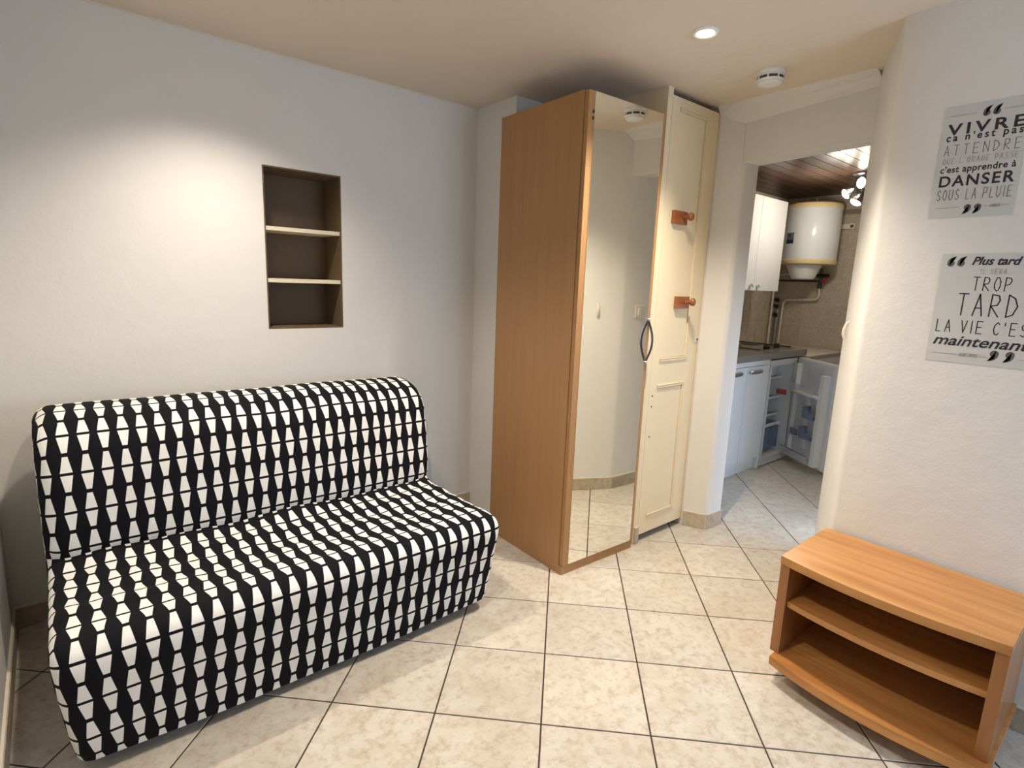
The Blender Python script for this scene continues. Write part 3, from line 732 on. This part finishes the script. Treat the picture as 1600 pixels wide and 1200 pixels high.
# ---- light switches
def switch(c, n, label):
    n = Vector(n).normalized(); s = Vector((-n.y, n.x, 0))
    m = Matrix(((s.x, n.x, 0, c[0]), (s.y, n.y, 0, c[1]), (0, 0, 1, c[2]), (0, 0, 0, 1)))
    t = thing('light_switch', label, 'switch', c)
    obj('plate', box(BM(), -0.036, 0.036, 0.0, 0.010, -0.040, 0.040, m), M['cream_plastic'], t, bevel=0.003)
    obj('rocker', box(BM(), -0.016, 0.016, 0.009, 0.017, -0.024, 0.024, m), M['cream_plastic'], t, bevel=0.002)
wk = thing('wall_hook', 'small curved ivory hook on the rounded wall corner right of the kitchen opening', 'hook', (1.300, -0.3985, 1.182))
bm = BM(); tube(bm, [(1.300 - 0.42 * t_, -0.3985 + 0.9 * t_, z_) for t_, z_ in ((-0.002, 1.224), (0.008, 1.212), (0.014, 1.19), (0.015, 1.17), (0.011, 1.152), (-0.002, 1.140))], [0.004, 0.006, 0.007, 0.007, 0.006, 0.004], 8)
obj('hook_arm', bm, M['cream_plastic'], wk, smooth=True)
switch((1.600, -0.328, 1.176), (0, 1, 0), 'ivory light switch inside the kitchen opening, seen in the wardrobe mirror')

# ================================================================== KITCHEN
FY = 0.600
bc = thing('base_cabinet', 'white two door base cabinet under the grey worktop', 'cabinet', (2.37, 0.9, 0))
obj('body', bx(1.952, 2.785, FY + 0.020, 1.18, 0.0, 0.8448), M['white_melamine'], bc) if False else None
bm = BM(); box(bm, 1.952, 1.970, FY + 0.020, 1.18, 0, 0.8448); box(bm, 2.767, 2.785, FY + 0.001, 1.18, 0, 0.8448); box(bm, 1.970, 2.767, FY + 0.020, 1.18, 0.10, 0.118); box(bm, 1.970, 2.767, 1.174, 1.18, 0.118, 0.8448)
obj('body', bm, M['white_melamine'], bc)
obj('top_rail', bx(1.972, 2.766, FY, FY + 0.018, 0.806, 0.8448), M['white_melamine'], bc, bevel=0.0015)
obj('plinth', bx(1.955, 2.755, FY + 0.030, FY + 0.045, 0.0, 0.094), M['white_melamine'], bc)
for x0, x1, h0, h1 in ((1.972, 2.4535, 2.19, 2.365), (2.4565, 2.766, 2.485, 2.650)):
    d_ = obj('door', bx(x0, x1, FY, FY + 0.018, 0.098, 0.802), M['white_melamine'], bc, bevel=0.002)
    bm = BM(); n = 10
    tube(bm, [(h0 + (h1 - h0) * k / n, FY - 0.004 - 0.020 * math.sin(PI * k / n) ** 0.5, 0.765) for k in range(n + 1)], [0.010] + [0.013] * (n - 1) + [0.010], 10)
    obj('handle', bm, M['steel'], d_, smooth=True, label='brushed grey bow handle')
wtp = obj('worktop', bx(1.952, 3.340, FY - 0.022, 1.195, 0.845, 0.892), M['worktop'], bevel=0.003)
tag(wtp, 'grey laminate worktop along the kitchen back wall', 'worktop')
hb = thing('hob', 'flat built-in hob with black rim and knobs on the grey worktop', 'hob', (3.05, 0.93, 0.892))
obj('plate', bx(2.80, 3.33, 0.70, 1.15, 0.8922, 0.8965), M['hob'], hb, bevel=0.001)
for a, b, c, d_ in ((2.80, 2.815, 0.70, 1.15), (3.315, 3.33, 0.70, 1.15)): obj('rim', bx(a, b, c, d_, 0.8966, 0.902), M['black'], hb, label='black rim strip')
for x, y in ((2.90, 0.66), (3.13, 0.69)): 
    obj('knob', lathe(BM(), [(0.022, 0), (0.024, 0.004), (0.021, 0.026), (0.016, 0.030), (0, 0.030)], (x + 0.05, y + 0.06, 0.8967), seg=18), M['black'], hb, smooth=True)
for x, y in ((2.93, 1.0), (3.20, 0.98)):
    obj('hotplate', lathe(BM(), [(0.075, 0), (0.075, 0.004), (0.070, 0.006), (0, 0.006)], (x, y, 0.8967), seg=28), M['grey_slot'], hb, smooth=True)

# fridge with its door standing open
FX0, FX1, FB, FT = 2.795, 3.240, 0.010, 0.828
fr = thing('fridge', 'small white undercounter fridge with its door standing open', 'fridge', ((FX0 + FX1) / 2, 0.9, 0))
bm = BM(); t_ = 0.032
box(bm, FX0, FX0 + t_, FY, 1.12, FB, FT); box(bm, FX1 - t_, FX1, FY, 1.12, FB, FT)
box(bm, FX0 + t_, FX1 - t_, FY, 1.12, FB, FB + 0.055); box(bm, FX0 + t_, FX1 - t_, FY, 1.12, FT - 0.045, FT); box(bm, FX0 + t_, FX1 - t_, 1.02, 1.12, FB + 0.055, FT - 0.045)
obj('body', bm, M['fridge_in'], fr)
for x in (FX0 + 0.04, FX1 - 0.04): obj('foot', lathe(BM(), [(0.015, 0), (0.015, 0.010)], (x, FY + 0.05, 0.0), seg=12), M['black'], fr)
for z in (0.66, 0.50, 0.36):
    s_ = obj('shelf', bx(FX0 + t_, FX1 - t_, FY + 0.10, 1.02, z, z + 0.004), M['clear'], fr)
    obj('shelf_edge', bx(FX0 + t_, FX1 - t_, FY + 0.09, FY + 0.10, z - 0.006, z + 0.010), M['white_plastic'], s_)
s_ = obj('shelf', bx(FX0 + t_, FX1 - t_, FY + 0.07, 1.02, 0.290, 0.296), M['clear'], fr); obj('shelf_edge', bx(FX0 + t_, FX1 - t_, FY + 0.06, FY + 0.07, 0.280, 0.302), M['white_plastic'], s_)
cz = BM(); box(cz, FX0 + t_ + 0.01, FX1 - t_ - 0.03, FY + 0.055, FY + 0.060, 0.095, 0.272); box(cz, FX0 + t_ + 0.01, FX0 + t_ + 0.014, FY + 0.06, 1.0, 0.095, 0.272); box(cz, FX1 - t_ - 0.034, FX1 - t_ - 0.03, FY + 0.06, 1.0, 0.095, 0.272)
obj('crisper', cz, M['blue_clear'], fr, label='translucent blue vegetable drawer')
obj('freezer_flap', bx(FX0 + t_, FX1 - t_, FY + 0.13, FY + 0.14, 0.672, FT - 0.05), M['fridge_in'], fr)
obj('sticker', bx(FX1 - t_ - 0.0015, FX1 - t_, FY + 0.04, FY + 0.12, 0.520, 0.562), M['orange'], fr, label='orange sticker on the liner wall')
obj('thermostat', lathe(BM(), [(0.016, 0), (0.014, 0.012), (0, 0.012)], (FX1 - t_, FY + 0.22, 0.42), (-1, 0, 0), 14), M['grey_slot'], fr)
# door: hinged at the right, opened by 136 degrees; local x runs from hinge to free edge, local y to the inner side
ha = math.radians(180 + 56)
dm = Matrix.Translation((FX1 - 0.004, FY - 0.014, 0)) @ Matrix.Rotation(ha, 4, 'Z')
def D(x0, x1, y0, y1, z0, z1, bm=None): return box(bm if bm is not None else BM(), x0, x1, y0, y1, z0, z1, dm)
fd = obj('door', D(0.0, 0.445, 0.0, 0.035, 0.035, 0.832), M['white_plastic'], fr, bevel=0.006) if False else obj('door', D(0.0, 0.445, 0.0, 0.035, 0.035, 0.832), M['white_plastic'], fr)
S_ = -1   # inner face is on the -y side of the local frame
bm = BM(); D(0.012, 0.433, -0.010, 0.0, 0.045, 0.822, bm); obj('gasket', bm, M['fridge_in'], fd)
bm = BM(); D(0.030, 0.070, -0.050, -0.010, 0.560, 0.790, bm); D(0.030, 0.055, -0.040, -0.010, 0.09, 0.560, bm)
obj('liner_column', bm, M['white_plastic'], fd)
bm = BM(); D(0.365, 0.410, -0.060, -0.010, 0.06, 0.745, bm); obj('liner_column', bm, M['white_plastic'], fd)
bm = BM(); D(0.185, 0.225, -0.024, -0.010, 0.150, 0.555, bm); obj('liner_rib', bm, M['white_plastic'], fd)
bm = BM(); D(0.060, 0.365, -0.075, -0.010, 0.570, 0.580, bm); obj('rack', bm, M['white_plastic'], fd)
bm = BM(); D(0.060, 0.330, -0.078, -0.074, 0.582, 0.640, bm); D(0.060, 0.064, -0.074, -0.010, 0.582, 0.640, bm); obj('rack_guard', bm, M['clear'], fd)
for z0, xa, xb in ((0.405, 0.235, 0.365), (0.250, 0.225, 0.365)):
    bm = BM()
    poly = [(xa, z0 + 0.085), (xa + 0.005, z0 + 0.03), (xa + 0.03, z0), (xb, z0), (xb, z0 + 0.05), (xa + 0.085, z0 + 0.05), (xa + 0.07, z0 + 0.085)]
    lo = [bm.verts.new(dm @ Vector((x, -0.080, z))) for x, z in poly]; hi = [bm.verts.new(dm @ Vector((x, -0.076, z))) for x, z in poly]
    bm.faces.new(lo); bm.faces.new(hi[::-1])
    for i in range(len(poly)): bm.faces.new((lo[i], hi[i], hi[(i + 1) % len(poly)], lo[(i + 1) % len(poly)]))
    D(xa, xb, -0.076, -0.012, z0, z0 + 0.004, bm); D(xa, xa + 0.004, -0.076, -0.012, z0 + 0.004, z0 + 0.085, bm)
    obj('door_bin', bm, M['blue_clear'], fd, label='translucent blue door bin')
bm = BM(); D(0.060, 0.180, -0.060, -0.010, 0.232, 0.240, bm); obj('rack', bm, M['white_plastic'], fd)
bm = BM(); D(0.090, 0.180, -0.062, -0.058, 0.240, 0.290, bm); obj('door_bin', bm, M['blue_clear'], fd)
bm = BM(); D(0.030, 0.365, -0.085, -0.010, 0.070, 0.078, bm); D(0.030, 0.365, -0.089, -0.085, 0.070, 0.128, bm); D(0.026, 0.030, -0.085, -0.010, 0.070, 0.140, bm)
obj('bottle_rack', bm, M['clear'], fd)
bm = BM(); D(0.030, 0.365, -0.090, -0.086, 0.124, 0.132, bm); obj('bottle_bar', bm, M['blue_clear'], fd)

# low white unit in the corner beyond the worktop
lu = thing('low_unit', 'low white unit with a cream top in the far corner behind the fridge door', 'unit', (3.68, 0.88, 0))
obj('top', bx(3.343, 4.018, 0.545, 1.195, 0.815, 0.838), M['cream_plastic'], lu, bevel=0.003)
obj('trim', bx(3.343, 4.018, 0.538, 0.545, 0.808, 0.838), M['steel'], lu)
obj('front', bx(3.343, 4.018, 0.550, 1.19, 0.0, 0.8145), M['white_melamine'], lu)

# wall cabinet
UY = 0.880
uc = thing('wall_cabinet', 'white two door wall cabinet with round knobs left of the water heater', 'cabinet', (2.95, 1.04, 1.337))
obj('body', bx(2.545, 3.360, UY + 0.019, 1.199, 1.340, 2.040), M['white_melamine'], uc)
for x0, x1, kx in ((2.545, 2.9485, 2.893), (2.9515, 3.360, 3.005)):
    d_ = obj('door', bx(x0, x1, UY, UY + 0.018, 1.337, 2.043), M['white_melamine'], uc, bevel=0.002)
    obj('knob', lathe(BM(), [(0.007, 0), (0.007, 0.010), (0.015, 0.016), (0.017, 0.023), (0.013, 0.030), (0, 0.032)], (kx, UY, 1.377), (0, -1, 0), 18), M['white_plastic'], d_, smooth=True)

# water heater on the far wall
HX, HY, HR = 3.760, 0.838, 0.212
wh = thing('water_heater', 'round white water heater with yellowed bands on the tiled kitchen wall', 'water heater', (HX, HY, 1.57))
C0 = (HX, HY, 0)
obj('tank', lathe(BM(), [(HR - 0.006, 1.60), (HR, 1.612), (HR, 2.022), (HR - 0.006, 2.034)], C0, seg=56), M['tank'], wh, smooth=True)
obj('band', lathe(BM(), [(0, 1.568), (HR - 0.03, 1.568), (HR - 0.004, 1.573), (HR + 0.003, 1.585), (HR + 0.003, 1.607), (HR - 0.004, 1.615), (HR - 0.02, 1.615)], C0, seg=56), M['band'], wh, smooth=True, label='yellowed lower band')
obj('band', lathe(BM(), [(HR - 0.02, 2.018), (HR - 0.004, 2.018), (HR + 0.003, 2.026), (HR + 0.003, 2.046), (HR - 0.006, 2.062), (HR - 0.06, 2.080), (0, 2.086)], C0, seg=56), M['band'], wh, smooth=True, label='yellowed upper band')
obj('cap', lathe(BM(), [(0.138, 1.566), (0.132, 1.552), (0.098, 1.470), (0.088, 1.452), (0.06, 1.446), (0, 1.446)], (HX - 0.02, HY + 0.02, 0), seg=40), M['white_plastic'], wh, smooth=True, label='white electrical cap under the tank')
obj('top_bolt', lathe(BM(), [(0.008, 0), (0.008, 0.02), (0, 0.02)], (HX - 0.05, HY - 0.03, 2.083), seg=10), M['white_plastic'], wh)
obj('bracket', bx(HX + HR - 0.02, 4.019, HY - 0.12, HY + 0.12, 1.95, 1.99), M['steel'], wh)
obj('bracket', bx(HX + HR - 0.02, 4.019, HY - 0.12, HY + 0.12, 1.64, 1.68), M['steel'], wh)
def curved(a0, a1, z0, z1, r):
    bm = BM(); n = 8; A = []
    for k in range(n + 1):
        a = a0 + (a1 - a0) * k / n
        A.append([bm.verts.new((HX + rr * math.cos(a), HY + rr * math.sin(a), z)) for rr, z in ((HR + 0.0005, z0), (r, z0), (r, z1), (HR + 0.0005, z1))])
    for p, q_ in zip(A, A[1:]):
        for i in range(4): bm.faces.new((p[i], p[(i + 1) % 4], q_[(i + 1) % 4], q_[i]))
    bm.faces.new(A[0]); bm.faces.new(A[-1][::-1])
    return bm
la0, la1 = math.radians(166), math.radians(144)
pl_ = obj('label_plate', curved(la0, la1, 1.735, 1.825, HR + 0.0016), M['greyprint'], wh, label='grey and navy rating label')
obj('print_block', curved(la0 - 0.012, la1 + 0.012, 1.738, 1.766, HR + 0.0022), M['navy'], pl_)
obj('print_line', curved(la0 - 0.04, la1 + 0.04, 1.775, 1.779, HR + 0.0022), M['navy'], pl_)
bm = BM(); ma = (la0 + la1) / 2
for k in range(4): lathe(bm, [(0.0105, 0), (0.0105, 0.0008)], (HX + (HR + 0.0016) * math.cos(ma), HY + (HR + 0.0016) * math.sin(ma), 1.802), (math.cos(ma), math.sin(ma), 0), 12) if k == 0 else None
obj('emblem', bm, M['navy'], pl_)

# pipes in the corner
PW = 3.985
pp = thing('water_pipe', 'cream painted pipe looping from the water heater down the tiled corner', 'pipe', (PW, 0.95, 0.9))
obj('tube', tube(BM(), [(PW, 0.806, 1.38), (PW, 0.798, 1.278), (PW, 1.108, 1.262), (PW, 1.112, 0.84)], 0.0095, 10, 0.05), M['pipe'], pp, smooth=True)
vl = obj('valve', lathe(BM(), [(0.016, 0), (0.019, 0.006), (0.019, 0.03), (0.013, 0.036), (0.013, 0.09), (0.02, 0.096), (0.02, 0.125), (0.012, 0.13), (0.012, 0.17)], (PW, 0.806, 1.375), seg=14), M['dark_steel'], pp, smooth=True, label='dark stop valve under the heater')
obj('lever', box(BM(), -0.012, 0.012, -0.010, 0.010, -0.035, 0.035, Matrix.Translation((PW - 0.03, 0.755, 1.445)) @ Matrix.Rotation(0.5, 4, 'X')), M['red'], vl, label='red valve lever', bevel=0.004)
obj('valve_body', lathe(BM(), [(0.016, -0.05), (0.016, 0.05)], (PW - 0.01, 0.785, 1.485), (0, 1, 0), 12), M['black'], vl)
p3 = thing('wall_pipe', 'cream pipe running straight down the kitchen corner beside the wall cabinet', 'pipe', (PW, 1.18, 0.9))
obj('tube', tube(BM(), [(3.93, 1.183, 2.03), (3.93, 1.183, 0.84)], 0.0095, 10), M['pipe'], p3, smooth=True)
obj('tube', tube(BM(), [(3.93, 1.183, 1.19), (3.975, 1.15, 1.19), (PW - 0.01, 1.148, 1.10), (PW - 0.01, 1.148, 0.84)], 0.010, 10, 0.02), M['steel'], p3, smooth=True)
for z in (1.255, 1.195, 1.115):
    v_ = obj('valve', lathe(BM(), [(0.015, -0.02), (0.017, -0.012), (0.017, 0.012), (0.015, 0.02)], (3.955, 1.155, z), (0, 1, 0.2), 12), M['dark_steel'], p3, smooth=True)
    obj('tap_handle', bx(3.93, 3.945, 1.130, 1.165, z + 0.012, z + 0.022), M['black'], v_)
p4 = pp
obj('tube', tube(BM(), [(PW, 0.815, 1.437), (PW, 1.12, 1.437), (3.95, 1.17, 1.437)], 0.0085, 10, 0.03), M['dark_steel'], p4, smooth=True)
obj('tube', tube(BM(), [(PW - 0.10, 0.90, 1.52), (PW - 0.03, 0.98, 1.497), (PW, 1.10, 1.495), (PW, 1.165, 1.487)], 0.0085, 10, 0.03), M['pipe'], p4, smooth=True)

# junction box right of the heater
jb = thing('junction_box', 'small ivory junction box on the tiles right of the water heater', 'junction box', (4.019, 0.645, 1.9))
obj('trunking', bx(3.992, 4.0195, 0.636, 0.70, 1.880, 1.920), M['cream_plastic'], jb, bevel=0.002)
obj('socket', bx(3.985, 4.0195, 0.594, 0.634, 1.878, 1.922), M['cream_plastic'], jb, bevel=0.003)
obj('socket_hole', lathe(BM(), [(0.014, 0), (0.014, 0.001)], (3.9845, 0.614, 1.900), (-1, 0, 0), 16), M['grey_slot'], jb)

# kitchen ceiling lamp with three lit heads
kl = thing('ceiling_lamp', 'three headed spot lamp glowing under the dark plank ceiling', 'lamp', (3.15, 0.30, 2.172))
obj('bar', lathe(BM(), [(0.055, 0), (0.055, -0.014), (0.045, -0.02), (0, -0.02)], (3.15, 0.295, 2.172), seg=28), M['steel'], kl, smooth=True)
KL = [((3.15, 0.275, 2.10), (-0.65, 0.35, -0.05)), ((3.15, 0.365, 2.045), (-0.5, 0.6, -0.5)), ((3.15, 0.300, 1.99), (-0.35, 0.30, -0.75))]
for (c, d_) in KL:
    d_ = Vector(d_).normalized()
    hd_ = obj('lamp_head', lathe(BM(), [(0.014, -0.05), (0.020, -0.045), (0.034, 0.0), (0.040, 0.022), (0.037, 0.022), (0.031, 0.0)], c, d_, 20), M['steel'], kl, smooth=True)
    obj('bulb', lathe(BM(), [(0.030, 0.001), (0.036, 0.018), (0.030, 0.030), (0.018, 0.036), (0, 0.038)], c, d_, 20), M['bulb_soft'], hd_, smooth=True)
    obj('stem', tube(BM(), [Vector(c) - d_ * 0.045, (3.15, 0.295, 2.155)], 0.005, 8), M['steel'], hd_)
l = bpy.data.lights.new('lamp_light', 'POINT'); lo_ = bpy.data.objects.new('lamp_light', l); COL.objects.link(lo_)
l.energy = 7.5; l.color = (1.0, 0.90, 0.76); l.shadow_soft_size = 0.05; lo_.location = (3.02, 0.40, 1.90)
